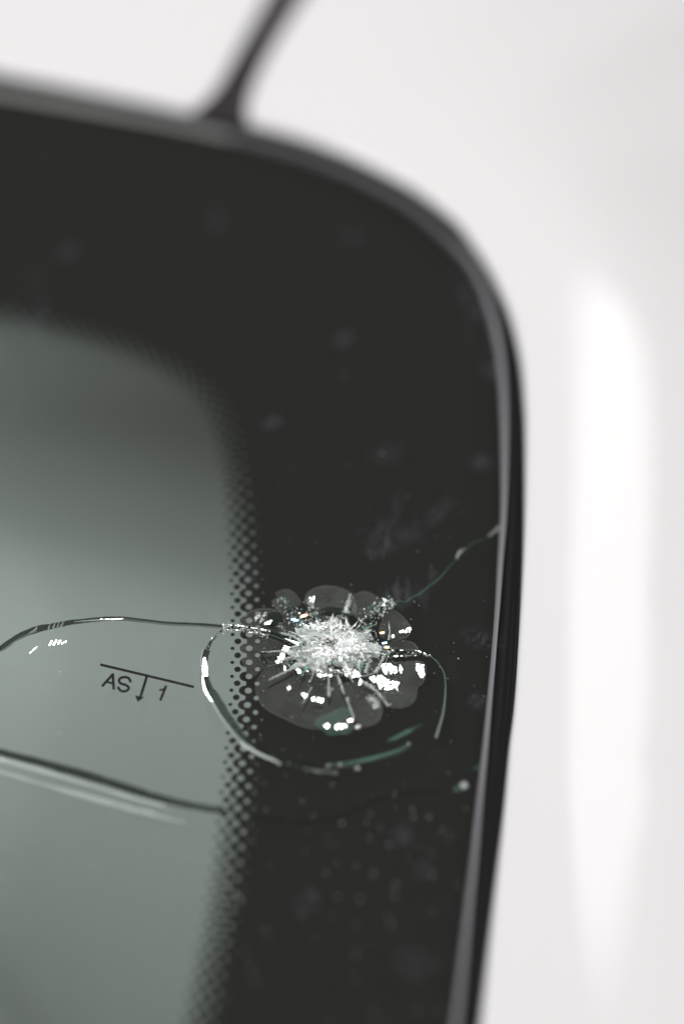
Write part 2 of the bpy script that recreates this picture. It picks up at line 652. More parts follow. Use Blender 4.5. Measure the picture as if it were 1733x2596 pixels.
def crumbs(mb, path, spread, count, size, z, mi=2, zr=0.6):
    """tiny broken bits strewn along a pixel path"""
    pts = catmull(path, 8)
    for _ in range(count):
        t = random.random() * (len(pts) - 1.001)
        i = int(t)
        a, b = Vector(pts[i]), Vector(pts[i + 1])
        p = a.lerp(b, t - i)
        d = (b - a).normalized()
        sp = spread if not isinstance(spread, tuple) else spread[0] + (spread[1] - spread[0]) * t / len(pts)
        p = p + Vector((-d.y, d.x)) * random.gauss(0, sp * 0.5)
        bit(mb, P(p.x, p.y, z + random.uniform(-zr, zr)), size * random.uniform(0.4, 1.3), random.choice(mi) if isinstance(mi, (list, tuple)) else mi)


def rand_dir():
    while True:
        v = Vector((random.uniform(-1, 1), random.uniform(-1, 1), random.uniform(-1, 1)))
        if 0.05 < v.length < 1:
            return v.normalized()


def bit(mb, c, r, mi, axis=None, stretch=1.0):
    """irregular tetrahedron chip"""
    a = axis or rand_dir()
    b = a.orthogonal().normalized()
    e = a.cross(b)
    ph = random.uniform(0, 6.28)
    q = [c + a * (r * stretch)]
    for k in range(3):
        an = ph + k * 2.094 + random.uniform(-0.4, 0.4)
        q.append(c - a * (r * stretch * random.uniform(0.2, 1.0)) + (b * math.cos(an) + e * math.sin(an)) * (r * random.uniform(0.4, 1.0)))
    n = len(mb.v)
    mb.v.extend([tuple(x) for x in q])
    for f in ((0, 1, 2), (0, 2, 3), (0, 3, 1), (1, 3, 2)):
        mb.f.append(tuple(n + x for x in f))
        mb.m.append(mi)


# 1: sweeps from the clear glass to the Y-joint
p1 = [z2(-160, 420), z2(0, 330), z2(110, 255), z2(210, 213), z2(300, 193), z2(420, 170), z2(570, 154), z2(700, 152), z2(800, 163), z2(950, 180), z2(1100, 187), z2(1262, 200)]
c = MB()
strip(c, p1, [-8, -8, -6, -4, -5], [7, 7, 5, 3.5, 4], -0.3, 0)
strip(c, p1[6:], [0, 1.0], [3.4, 4.4], -0.25, 2)
strip(c, p1[5:8], [0, 1.5, 0], [0.6, 3.5, 0.6], -0.1, 2, dz=0.0)
strip(c, p1[6:8], [0, 1.2, 0], [0.4, 2.4, 0.4], -0.05, 1, 0, 0.02, 0.1, sub=20)
strip(c, p1[:4], [3.0, 3.4], [5.4, 6.4], -0.2, 2)
for a, b, k in (((275, 215), (290, 180), 14), ((302, 208), (318, 176), 16), ((325, 205), (342, 170), 12), ((345, 200), (372, 165), 14)):
    strip(c, [z2(*a), z2(*b)], -k / 7, k / 7, -0.15, 2)
strip(c, [z2(160, 240), z2(190, 225), z2(215, 205)], [-1, -4], [1, 3], -0.15, 2)
c.build("crack", CR, shield)
# its ghost reflection, put in as bright strips a little deeper
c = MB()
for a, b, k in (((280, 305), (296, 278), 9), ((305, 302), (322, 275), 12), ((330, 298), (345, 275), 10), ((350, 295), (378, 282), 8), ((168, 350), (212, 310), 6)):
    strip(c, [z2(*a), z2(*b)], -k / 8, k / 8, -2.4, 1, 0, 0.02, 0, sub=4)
c.build("crack_reflection", CR, shield)

# 2: from the joint into the crushed centre
p2 = [z8(545, 150), z8(620, 160), z8(760, 165), z8(900, 190), z8(1040, 210), z8(1160, 240), z8(1300, 285), z8(1500, 360), z8(1640, 430)]
c = MB()
strip(c, p2[:6], [-6, -7], [5, 6], -0.5, 0)
strip(c, p2[4:], [-3.5, -5], [3, 4], -0.2, 3)
strip(c, p2[4:], [-1.0, -2], [1.8, 2.4], -0.1, 0)
crumbs(c, p2[:6], 9, 150, 0.16 * MM, -0.1, [1, 2, 2])
crumbs(c, [z8(560, 155), z8(625, 165)], 11, 45, 0.22 * MM, -0.1, [1, 2])
crumbs(c, [z8(960, 220), z8(1050, 250), z8(1150, 290)], 7, 50, 0.16 * MM, -0.1, [1, 2])
strip(c, p2[:6], [-6.5, -7], [-4.6, -4.8], -0.1, 1, 0, 0.08, 0.3)
strip(c, p2[:6], [5, 5.5], [6.4, 7], -0.1, 1, 1, 0.08, 0.3)
c.build("crack", CR, shield)

# 3: round loop below the joint
p3 = [z8(560, 175), z8(470, 255), z8(390, 345), z8(335, 450), z8(310, 560), z8(312, 680), z8(325, 800), z8(345, 900), z8(385, 1010)]
p3b = [p3[-1], r1(105, 790), r1(150, 870), r1(205, 945), r1(262, 1010), r1(330, 1062)]
p3c = [r1(245, 1040), r1(330, 1092), r1(460, 1148), r1(600, 1182), r1(700, 1198), r1(795, 1205)]
p3d = [r1(735, 1165), r1(850, 1155), r1(1000, 1125), r1(1130, 1085), r1(1210, 1040)]
c = MB()
strip(c, p3[:4], [-1.5, -6], [2, 5], -0.3, 0)
strip(c, p3[3:], [-9, -8, -8, -10], [9, 8, 7, 6], -0.5, 0)
crumbs(c, p3[:4], (4, 7), 60, 0.15 * MM, -0.1, [1, 2])
strip(c, p3[4:7], [-3, -7, -7], [5, 8, 9], 0.0, 2)
strip(c, p3[4:7], [-1, -5, -4], [3, 6, 7], 0.15, 1, 0, 0.016, 0.06, sub=20)
strip(c, p3[3:6], [7, 8.5], [9, 11], -0.1, 2)
strip(c, p3[6:] + p3b[1:3], [7, 8, 8, 8], [8, 15, 15, 12], -0.2, 2)
strip(c, p3b, [-12, -11, -7], [7, 6, 3], -0.6, 0)
strip(c, p3b, [9, 7, 4], [13, 12, 9], -0.3, 2)
strip(c, p3[6:] + p3b[1:2], [8, 9, 10], [9, 13, 11], -0.05, 1, 0, 0.012, 0.0, sub=24)

strip(c, p3b[2:], [-14, -9], [-9, -5], -0.9, 3)
strip(c, p3c[:3], [-4, -5, -2], [3.5, 3.5, 2], -0.6, 2, dz=0.0)
strip(c, p3c[2:5], [-1.5, -3, -2], [2, 3.0, 2], -0.6, 3)
strip(c, p3c[3:], [-1, -4, -3.5], [2, 3.5, 5], -0.5, 2)
strip(c, p3c, [-13, -18, -8], [-5, -7, -5], -0.9, 0)  # shadow band inside the loop, drawn as a dark strip
crumbs(c, p3c, 7, 25, 0.2 * MM, -0.3, [2, 2, 1])
c.build("crack", CR, shield)
c = MB()
strip(c, p3d, [-3, -4.5, -3], [3, 4, 2], -0.6, 3)
strip(c, p3d[:3], [2, 4, 1], [5, 7, 3], -0.4, 2)
strip(c, p3d[2:], [1, 4, 1], [3, 7, 4], -0.4, 2)
strip(c, [r1(1080, 1030), r1(1150, 1000), r1(1215, 965), r1(1278, 930)], [-5, -7, -2], [3, 3, 1], -0.6, 3)
for q, rr in (((745, 1168), 0.32), ((812, 1160), 0.36), ((905, 1182), 0.40), ((465, 1155), 0.3), ((1200, 1045), 0.32)):
    for _ in range(4):
        bit(c, P(*r1(q[0] + random.uniform(-6, 6), q[1] + random.uniform(-5, 5)), -0.3), rr * MM * 0.9, 2)
c.build("crack", CR, shield)

# 4: hooks away on the far side
p4 = [r1(1050, 530), r1(1180, 528), r1(1250, 527), r1(1320, 545), r1(1370, 592), r1(1400, 655), r1(1404, 760), r1(1388, 880), r1(1352, 1008)]
c = MB()
strip(c, p4[:4], [-9, -8, -1], [10, 7, 2], -0.4, 0)
crumbs(c, p4[:4], (9, 3), 110, 0.15 * MM, -0.1, [1, 2, 0])
strip(c, p4[:4], [-9, -8, -1.5], [-7.4, -6.5, 0], 0.0, 1, 1, 0.08, 0.3)
strip(c, p4[:3], [6, 5], [9, 7], 0.0, 1, 1, 0.08, 0.4)
strip(c, p4[3:], [-3, -2, -4, -6, -4], [3, 2, 2, 1, 3], -0.4, 3)
strip(c, p4[3:], [-0.5, -1.8, -1.8, -2.4, -2.5], [0.8, -0.4, -0.4, 0.2, 1.0], -0.2, 2)
strip(c, p4[3:], [3, 3, 4, 4], [5, 8, 10, 6], -0.7, 0)
c.build("crack", CR, shield)

# 5: thin crack that reaches the seal
c = MB()
strip(c, [r1(1105, 242), r1(1150, 232), r1(1185, 236), z4(420, 925), z4(480, 895), z4(530, 852), z4(560, 830), z4(610, 795), z4(655, 748), z4(705, 690), z4(740, 650), z4(752, 620)], [-0.8, -0.3, -0.6, -0.2], [0.7, 0.3, 0.6, 0.2], -0.1, 3, dz=0.0, rag=0.2)
strip(c, [z4(835, 553), z4(880, 520), z4(935, 500), z4(990, 468)], [-0.4, -0.4], [0.4, 0.4], -0.1, 3, dz=0.0, rag=0.2)
strip(c, [r1(1110, 240), r1(1180, 235), z4(370, 950)], [-2, -2], [2, 2], -0.4, 0)
strip(c, [z4(365, 952), z4(480, 895), z4(560, 830), z4(655, 748)], [-1, -3, -1.5], [1, 3, 1], -0.4, 3)
strip(c, [z4(655, 750), z4(710, 700), z4(750, 640)], [-3, -3], [3, 3], -0.4, 0)
strip(c, [z4(752, 635), z4(780, 585), z4(835, 553)], [-2, -4, -1], [2, 2.5, 1], -0.4, 2)
strip(c, [z4(835, 553), z4(930, 510), z4(990, 470)], [-2, -2], [3, 3], -0.4, 0)
strip(c, [z4(988, 468), z4(1040, 435), z4(1085, 400)], [-2, -5, -8], [2, 3, 6], -0.4, 2)
c.build("crack", CR, shield)

# 6: wide crack crossing the clear glass lower down
p6 = [z2(-300, 830), z2(0, 918), z2(250, 985), z2(500, 1055), z2(760, 1135), z2(920, 1182), z2(1100, 1220), z2(1290, 1255)]
c = MB()
strip(c, p6, [-11, -13, -12, -9, -8], [6, 7, 6, 5, 5], -0.5, 0)
c.face([P(*z2(*q), -0.9) for q in ((-300, 868), (0, 942), (250, 1008), (250, 1024), (0, 962), (-300, 892))], 2)
strip(c, [z2(-300, 872), z2(0, 950), z2(240, 1015), z2(500, 1090), z2(660, 1142), z2(940, 1218)], [-6, -5, -2.5], [6, 5, 2], -0.7, 4, dz=0.0, rag=0.12)
strip(c, [z2(-300, 872), z2(0, 950), z2(240, 1015), z2(500, 1090), z2(660, 1142), z2(940, 1218)], [-2.5, -2, -1], [3.5, 3, 1.5], -0.5, 2, dz=0.0)
strip(c, [z2(-300, 945), z2(0, 1018), z2(250, 1092), z2(500, 1165), z2(680, 1215), z2(860, 1262), z2(1050, 1312)], [-5, -4, -6, -2], [4, 5, 6, 1], -2.0, 4, dz=0.0, rag=0.16)
strip(c, [z2(30, 960), z2(240, 1012), z2(500, 1088), z2(660, 1140)], [-2, -1], [2, 3], -0.3, 2)
strip(c, [z2(650, 1208), z2(720, 1228)], -5, 5, -1.6, 2)
strip(c, [z2(800, 1245), z2(880, 1268)], -6, 5, -1.6, 2)
c.build("crack", CR, shield)
# its faint run through the black band to the seal
c = MB()
strip(c, [r8(420, 300), r8(600, 320), r8(760, 310), r8(880, 265), r8(1000, 215), r8(1150, 195), r8(1260, 190)], [-3, -5, -3], [3, 6, 3], -0.7, 0)
strip(c, [r8(1305, 182), r8(1330, 172)], [-4, -6], [4, 6], -0.4, 3)
strip(c, [r8(1338, 164), r8(1362, 150)], [-7, -7], [7, 7], -0.2, 2)
strip(c, [r8(1395, 92), r8(1430, 70)], [-4, -7], [4, 6], -0.4, 3)
c.build("crack", CR, shield)


# ------------------------------------------------------------------ impact: petals, splinters, mirror facets, crushed core
def petal(outline, z0, dish, tilt=None):
    """shallow shell-shaped flake under the surface"""
    pts = catmull(outline + [outline[0]], 5)[:-1]
    cu = sum(p[0] for p in pts) / len(pts)
    cv = sum(p[1] for p in pts) / len(pts)
    mb = MB()
    rings = []
    for k in (0.04, 0.3, 0.6, 0.85, 1.0):
        z = z0 - dish * (1 - k ** 2) + 0.02 * math.sin(k * 9)
        rings.append([P(cu + (p[0] - cu) * k, cv + (p[1] - cv) * k, z) for p in pts])
    mb.grid(rings, closed=True)
    return mb


PETALS = [
    ([(440, 190), (475, 172), (520, 172), (560, 195), (590, 240), (560, 268), (490, 255)], -0.6, 0.1),
    ([(605, 240), (625, 188), (680, 157), (760, 149), (830, 166), (882, 198), (900, 300), (760, 330), (660, 330)], -0.8, 0.2),
    ([(878, 200), (940, 181), (1000, 196), (1052, 243), (1020, 310), (930, 340), (880, 300)], -0.9, 0.15),
    ([(1100, 278), (1150, 308), (1200, 363), (1211, 400), (1182, 440), (1100, 462), (1030, 420), (1050, 330)], -0.7, 0.15),
    ([(1040, 470), (1110, 462), (1180, 456), (1230, 475), (1252, 512), (1200, 520), (1060, 518)], -0.6, 0.1),
    ([(1000, 560), (1120, 575), (1240, 570), (1290, 590), (1295, 650), (1280, 692), (1246, 730), (1240, 780), (1210, 820), (1150, 840), (1090, 832), (1040, 790), (970, 690), (940, 620)], -1.0, 0.2),
    ([(930, 680), (1000, 735), (1042, 795), (1050, 850), (1030, 910), (980, 940), (920, 946), (888, 890), (850, 800), (830, 700)], -1.1, 0.25),
    ([(330, 690), (340, 780), (400, 850), (500, 900), (600, 945), (690, 958), (780, 935), (868, 880), (845, 780), (800, 660), (660, 610), (520, 590), (400, 600)], -1.2, 0.3),
    ([(250, 350), (270, 310), (330, 283), (420, 277), (490, 300), (560, 370), (520, 425), (400, 425), (290, 430)], -0.8, 0.2),
    ([(247, 490), (275, 445), (380, 430), (520, 440), (620, 520), (560, 585), (400, 606), (300, 670), (255, 585), (243, 540)], -0.9, 0.2),
    ([(420, 235), (460, 215), (530, 260), (600, 340), (570, 370), (500, 320), (440, 270)], -0.5, 0.1),
]
for k, (out_, z0, dish) in enumerate(PETALS):
    petal([r1(*q) for q in out_], z0, dish).build("glass_petal", M_PETALS[(1, 2, 1, 1, 0, 2, 1, 1, 0, 1, 2)[k]], shield, True)
M_RIM = flake("petal_rim", 0.20, (1, 1, 1), 0.2, 0.07, (0.9, 0.93, 0.91))
for out_, a_, b_ in ((1, 0, 6), (2, 0, 4), (3, 0, 6), (4, 2, 6), (5, 2, 11), (6, 2, 7), (7, 0, 7), (8, 0, 5), (0, 0, 5)):
    mb = MB()
    strip(mb, [r1(*q) for q in PETALS[out_][0][a_:b_]], [-0.3, -1.0, -0.2], [0.3, 1.0, 0.2], PETALS[out_][1] + 0.05, 0, dz=0.0, rag=0.12)
    mb.build("petal_rim", M_RIM, shield)
# small flake at the lower rim, iridescent sheen put into its teal colour
t = petal([r1(*q) for q in [(662, 935), (680, 900), (745, 868), (840, 832), (880, 880), (888, 950), (860, 985), (800, 990), (745, 995), (705, 962)]], -0.5, 0.3)
t.build("glass_petal", flake("teal_sheen_petal", 0.16, (0.55, 0.95, 0.82), 0.08, 0.07, (0.25, 0.45, 0.38)), shield, True)


M_SOFT = flake("thin_fracture", 0.07, (1, 1, 1), 0.16)


def facet(poly, key, z=-0.3, jit=0.010, mat=M_FACET):
    """one mirror-bright broken face, cut into hackle slats that differ by a degree or two"""
    mb = MB()
    px = [Vector(r1(*q)) for q in poly]
    c0 = sum(px, Vector((0, 0))) / len(px)
    px = [c0 + (p - c0) * 0.92 for p in px]
    # split along the longest side direction
    e = max(range(len(px)), key=lambda i: (px[(i + 1) % len(px)] - px[i]).length)
    d = (px[(e + 1) % len(px)] - px[e]).normalized()
    lo = min(p.dot(d) for p in px)
    hi = max(p.dot(d) for p in px)
    k = max(2, int((hi - lo) / 3.0))
    base = half(c0.x, c0.y, z, key, jit)
    for i in range(k):
        a, b = lo + (hi - lo) * i / k, lo + (hi - lo) * (i + random.uniform(0.55, 1.0)) / k
        q = px
        for lim, sgn in ((a, 1), (b, -1)):
            r = []
            for j in range(len(q)):
                p1_, p2_ = q[j], q[(j + 1) % len(q)]
                s1, s2 = (p1_.dot(d) - lim) * sgn, (p2_.dot(d) - lim) * sgn
                if s1 >= 0:
                    r.append(p1_)
                if s1 * s2 < 0:
                    r.append(p1_.lerp(p2_, s1 / (s1 - s2)))
            q = r
            if len(q) < 3:
                break
        if len(q) < 3:
            continue
        dn = Vector((-d.y, d.x)) * random.uniform(-2.2, 2.2)
        wob = (base + Vector((random.gauss(0, 0.022), random.gauss(0, 0.022), 0))).normalized()
        if random.random() < 0.12:
            wob = (base + Vector((random.gauss(0, 0.3), random.gauss(0, 0.3), 0))).normalized()
        mb.face(facet_pts([(p.x + dn.x, p.y + dn.y) for p in q], z, wob))
    mb.build("glass_facet", mat, shield)


FACETS = [
    ([(590, 752), (630, 765), (626, 784), (587, 770)], 0), ([(650, 780), (718, 787), (715, 808), (648, 800)], 0),
    ([(1043, 588), (1062, 583), (1080, 612), (1075, 652), (1058, 640)], 1), ([(1078, 588), (1098, 582), (1112, 615), (1106, 648), (1088, 640)], 1),
    ([(1113, 598), (1128, 606), (1133, 632), (1120, 652)], 1), ([(1148, 598), (1156, 590), (1164, 620), (1155, 645), (1145, 628)], 1),
    ([(975, 668), (1008, 655), (1012, 690), (1000, 692)], 1), ([(1020, 645), (1048, 655), (1050, 690), (1040, 735), (1024, 718)], 1),
    ([(1054, 662), (1088, 678), (1083, 738), (1058, 735)], 1), ([(1093, 690), (1112, 686), (1120, 735), (1096, 738)], 1), ([(1118, 690), (1142, 693), (1130, 745), (1118, 735)], 1),
    ([(1238, 585), (1285, 590), (1293, 640), (1282, 682), (1262, 655), (1245, 622)], 1),
    ([(955, 780), (978, 758), (984, 766), (962, 796)], 0), ([(968, 800), (1000, 752), (1008, 775), (978, 822)], 0), ([(985, 818), (1012, 778), (1040, 795), (1034, 838), (1000, 850)], 0),
    ([(318, 335), (350, 300), (372, 292), (352, 330), (330, 352)], 0), ([(352, 345), (378, 300), (400, 288), (378, 340), (356, 366)], 0), ([(375, 358), (400, 348), (428, 342), (412, 362), (386, 366)], 0),
    ([(1178, 392), (1192, 384), (1190, 412), (1182, 415)], 0), ([(1195, 382), (1208, 380), (1208, 402), (1196, 412)], 0), ([(1145, 402), (1158, 396), (1160, 412), (1148, 416)], 0), ([(1165, 396), (1174, 392), (1174, 410), (1166, 412)], 0),
    ([(1093, 433), (1118, 426), (1126, 438), (1102, 446)], 0), ([(780, 936), (815, 930), (850, 932), (852, 952), (785, 960)], 0),
    ([(553, 612), (575, 608), (592, 645), (576, 652)], 0), ([(512, 702), (528, 698), (532, 722), (522, 716)], 1), ([(505, 722), (530, 724), (524, 738)], 0),
    ([(488, 600), (500, 600), (508, 622), (500, 626)], 1), ([(622, 212), (665, 205), (662, 236), (632, 244)], 0),
    ([(500, 482), (530, 490), (470, 590), (440, 582)], 0), ([(470, 545), (500, 570), (480, 582), (445, 585)], 1),
    ([(680, 648), (705, 645), (712, 660), (690, 662)], 0), ([(712, 650), (735, 648), (738, 662), (715, 662)], 0), ([(742, 650), (765, 648), (768, 660), (744, 662)], 0),
    ([(885, 622), (915, 632), (932, 660), (905, 668), (880, 650)], 1), ([(830, 640), (880, 650), (905, 670), (850, 668)], 0), ([(925, 670), (935, 690), (922, 715), (916, 690)], 1),
    ([(720, 940), (750, 928), (760, 945), (735, 960)], 1),
]
for poly, key in FACETS:
    facet(poly, key, mat=M_SOFT if poly[0] in ((955, 780), (968, 800), (985, 818), (318, 335), (352, 345)) else M_FACET)


# splinters: frosted radial breaks, jagged and tapering
def splinter(path, w0, w1, n, mats=(2, 2, 1, 1), z=-0.2, size=0.16, name="glass_splinter", base=True):
    mb = MB()
    px = [r1(*q) for q in path]
    pts = catmull(px, 14)
    m = len(pts)
    if base:
        rows_ = []
        for i in range(m):
            a, b = Vector(pts[max(i - 1, 0)]), Vector(pts[min(i + 1, m - 1)])
            tt = (b - a).normalized()
            nn = Vector((-tt.y, tt.x))
            w = (w0 + (w1 - w0) * i / (m - 1)) / 2.24 / 2
            j = random.uniform(0.25, 1.35)
            k = random.uniform(0.25, 1.35)
            p = Vector(pts[i])
            rows_.append([P(*(p - nn * w * j), z), P(*(p + nn * random.uniform(-0.3, 0.3) * w), z + 0.25), P(*(p + nn * w * k), z - 0.1)])
        mb.grid(rows_, 2)
    crumbs(mb, px, (w0 / 2.24, w1 / 2.24), n, size * MM, z + 0.1, list(mats), 0.25)
    mb.build(name, CR, shield)


splinter([(600, 590), (540, 615), (470, 650), (405, 682)], 26, 8, 30)
splinter([(500, 515), (430, 520), (358, 521)], 14, 7, 22)
splinter([(845, 300), (855, 245), (870, 190)], 46, 6, 26)
splinter([(930, 350), (1000, 300), (1060, 268), (1115, 238)], 56, 40, 130, (1, 2, 2, 2, 3), size=0.32, base=False)
splinter([(655, 320), (650, 270), (640, 215)], 44, 26, 45, (1, 2, 2, 3), size=0.32, base=False)
splinter([(590, 370), (530, 300), (460, 225)], 50, 40, 75, (2, 2, 1, 0, 3), size=0.3, base=False)
splinter([(795, 650), (815, 710), (832, 760)], 22, 10, 24)
splinter([(845, 780), (868, 840), (888, 905)], 16, 10, 16)
splinter([(742, 650), (746, 700), (746, 725)], 10, 14, 14)
splinter([(748, 722), (748, 745), (745, 775)], 34, 12, 22)
splinter([(935, 690), (985, 722), (1020, 750), (1050, 790), (1085, 828)], 28, 12, 46, size=0.2)
splinter([(600, 640), (555, 690), (505, 748)], 10, 10, 20, base=False)
splinter([(650, 720), (625, 765), (600, 812)], 8, 8, 8)
splinter([(660, 640), (640, 690)], 8, 5, 8)
splinter([(860, 650), (885, 695)], 20, 6, 16)
splinter([(955, 640), (965, 600), (985, 560)], 30, 14, 30)
splinter([(1010, 640), (1050, 570), (1070, 540)], 26, 8, 24)
splinter([(1085, 455), (1092, 400), (1085, 345)], 14, 3, 8, (3, 2))
splinter([(520, 440), (480, 400), (455, 368)], 30, 26, 45, base=False)
splinter([(470, 375), (490, 350), (530, 330)], 14, 10, 20, base=False)
splinter([(910, 955), (912, 945), (914, 935)], 20, 18, 12, size=0.25)
splinter([(560, 440), (520, 425), (480, 420)], 26, 14, 30)
splinter([(640, 560), (570, 545), (470, 570)], 30, 16, 60, (1, 2, 2, 0))
splinter([(930, 660), (980, 650), (1030, 625)], 10, 6, 10, (3, 3, 2))
# dark clefts beside the splinters
for path, w in (([(478, 240), (530, 290), (595, 352)], 4.5), ([(360, 520), (385, 570), (400, 590)], 2.4), ([(410, 410), (500, 435), (610, 480)], 3.2), ([(1060, 505), (1110, 515), (1180, 522)], 4)):
    mb = MB()
    strip(mb, [r1(*q) for q in path], -w, w, 0.05, 0, dz=-0.3)
    mb.build("glass_cleft", CR, shield)
for poly in ([(690, 285), (755, 264), (830, 280), (770, 300)], [(392, 348), (412, 300), (466, 298), (484, 335), (445, 366)], [(1062, 440), (1085, 400), (1100, 445), (1075, 470)], [(600, 265), (640, 262), (640, 300), (590, 300)]):
    mb = MB()
    mb.face([P(*q, -0.35) for q in catmull([r1(*q) for q in poly + [poly[0]]], 4)[:-1]])
    mb.build("glass_cleft", CR, shield)
# coloured fire of split light, put into the tint of small flakes
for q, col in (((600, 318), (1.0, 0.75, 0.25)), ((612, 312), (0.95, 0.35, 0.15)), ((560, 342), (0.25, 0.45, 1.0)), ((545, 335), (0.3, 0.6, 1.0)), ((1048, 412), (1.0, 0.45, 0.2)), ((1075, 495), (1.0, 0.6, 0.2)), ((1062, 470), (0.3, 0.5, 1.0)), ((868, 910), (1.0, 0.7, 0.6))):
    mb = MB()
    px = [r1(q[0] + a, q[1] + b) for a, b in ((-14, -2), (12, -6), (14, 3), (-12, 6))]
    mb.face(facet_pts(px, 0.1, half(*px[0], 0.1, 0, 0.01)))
    mb.build("glass_facet", flake("fire_tint_flake", 0.6, col, 0.10), shield)

# crushed core: powder bed plus thousands of slivers
CX, CY = r1(770, 490)
core = MB()
rings = []
NA = 72
for k in range(15):
    f = k / 14
    row = []
    for j in range(NA):
        a = 2 * math.pi * j / NA
        rad = 1 + 0.13 * math.sin(3 * a + 1) + 0.12 * math.sin(7 * a) + 0.09 * math.sin(13 * a + 2)
        u = CX + 104 * f * rad * math.cos(a)
        v = CY + 58 * f * rad * math.sin(a)
        z = 0.85 * (1 - f ** 2) - 0.8 * f ** 2 + random.uniform(-0.16, 0.16) * min(1, f * 3) - 0.2
        row.append(P(u, v, z))
    rings.append(row)
core.grid(rings, closed=True)
core_o = core.build("crushed_core", M_POWDER, shield)
sl = MB()
for k in range(1500):
    a = random.uniform(0, 2 * math.pi)
    f = random.random() ** 0.42
    rad = 1 + 0.18 * math.sin(3 * a + 1) + 0.14 * math.sin(8 * a) + random.uniform(-0.06, 0.06)
    u = CX + 126 * f * rad * math.cos(a)
    v = CY + 72 * f * rad * math.sin(a)
    z = 0.5 * (1 - f * f) + random.uniform(-0.5, 0.35) - 0.3 * f
    c_ = P(u, v, z)
    radial = (c_ - P(CX, CY, 0))
    radial.z = 0
    radial.normalize()
    tang = Vector((-radial.y, radial.x, 0))
    ax = (radial * random.gauss(0, 0.7) + tang * random.gauss(0, 1.0) + Vector((0, 0, random.gauss(0, 0.25)))).normalized()
    bit(sl, c_, random.uniform(0.035, 0.13) * MM, random.choices([0, 1, 2, 3], [6, 2, 0.5, 0.7])[0], ax, random.choice([1, 1.5, 2.5, 4]))
for k in range(430):
    a = random.uniform(0, 2 * math.pi)
    f = random.random() ** 0.8
    rad = 1 + 0.18 * math.sin(3 * a + 1) + 0.14 * math.sin(8 * a)
    c_ = P(CX + 112 * f * rad * math.cos(a), CY + 64 * f * rad * math.sin(a), 0.55 * (1 - f * f) + random.uniform(-0.1, 0.35))
    n_ = (Vector((0, -0.35, 0.8)) + rand_dir() * 0.7).normalized()
    e1 = n_.orthogonal().normalized()
    e2 = n_.cross(e1)
    ph = random.uniform(0, 6.28)
    R_s = random.uniform(0.3, 1.1) * MM
    sl.face([c_ + (e1 * math.cos(ph + t_) * random.uniform(0.25, 1.0) + e2 * math.sin(ph + t_)) * R_s * random.uniform(0.4, 1) for t_ in (0, 1.7, 3.2, 4.6)][:random.choice([3, 3, 4])], random.choices([0, 1, 3], [7, 1.2, 0.6])[0])
for k in range(62):
    a = random.uniform(0, 2 * math.pi)
    ox, oy = random.gauss(0, 22), random.gauss(0, 11)
    f0, f1 = random.uniform(0.35, 0.8), random.uniform(0.8, 1.2)
    w_ = random.uniform(0.04, 0.2)
    if abs(math.sin(a)) < 0.5:
        f1 *= 0.9
    def at_(ff, aa, zz):
        return P(CX + ox + 112 * ff * math.cos(aa), CY + oy + 66 * ff * math.sin(aa), zz)
    zt = random.uniform(-0.3, 0.15)
    b_ = [at_(f0, a - w_, 0.25), at_(f0 * 1.05, a + w_ * 0.4, 0.4), at_(f0, a + w_, 0.15)]
    tip = at_(f1, a + random.uniform(-0.06, 0.06), zt)
    mi_ = random.choices([0, 1, 3], [5, 2, 1])[0]
    sl.face([b_[0], b_[1], tip], mi_)
    sl.face([b_[1], b_[2], tip], random.choices([0, 1, 2], [3, 2, 1])[0])
for k in range(260):
    a = random.uniform(0, 2 * math.pi)
    f = random.uniform(0.35, 1.0)
    rad = 1 + 0.18 * math.sin(3 * a + 1) + 0.14 * math.sin(8 * a)
    c_ = P(CX + 122 * f * rad * math.cos(a), CY + 70 * f * rad * math.sin(a), 0.45 * (1 - f * f) + random.uniform(-0.1, 0.3))
    radial = (c_ - P(CX, CY, 0))
    radial.z = 0
    radial.normalize()
    tang = Vector((-radial.y, radial.x, 0))
    ax = ((tang if random.random() < 0.6 else radial) + rand_dir() * 0.35).normalized()
    bit(sl, c_, random.uniform(0.03, 0.07) * MM, random.choices([0, 1, 2, 3], [6, 1.5, 1.2, 1])[0], ax, random.uniform(10, 24))
for k in range(620):
    sx_, sy_, cu_, cv_ = random.choice([(95, 52, *r1(770, 480)), (55, 26, *r1(880, 490)), (50, 24, *r1(730, 525)), (105, 16, *r1(770, 375)), (70, 10, *r1(810, 630))])
    u, v = random.gauss(cu_, sx_ * 0.42), random.gauss(cv_, sy_ * 0.42)
    an = math.atan2((v - CY) * 1.7, u - CX) + random.choice([0, 0, 1.57]) + random.gauss(0, 0.35)
    ln, wd = random.uniform(1.5, 8.0), random.uniform(0.2, 0.75)
    dx, dy = math.cos(an) * ln, math.sin(an) * ln * 0.75
    ex, ey = -math.sin(an) * wd, math.cos(an) * wd
    z = 0.75 - 0.5 * ((u - CX) / 110) ** 2 + random.uniform(-0.1, 0.25)
    poly = [(u - dx, v - dy), (u + ex, v + ey), (u + dx, v + dy), (u - ex, v - ey)]
    sl.face(facet_pts(poly, z, half(u, v, z, random.choice([0, 1]), 0.085)), random.choices([1, 0], [1, 0.7])[0])
crumbs(sl, [r1(705, 470), r1(745, 462), r1(775, 478)], 9, 40, 0.2 * MM, 1.0, 2, 0.15)
sl_o = sl.build("crushed_slivers", [M_CRUSH, M_FACET, M_DARK, M_GREEN], shield)
sl_o["kind"] = "stuff"

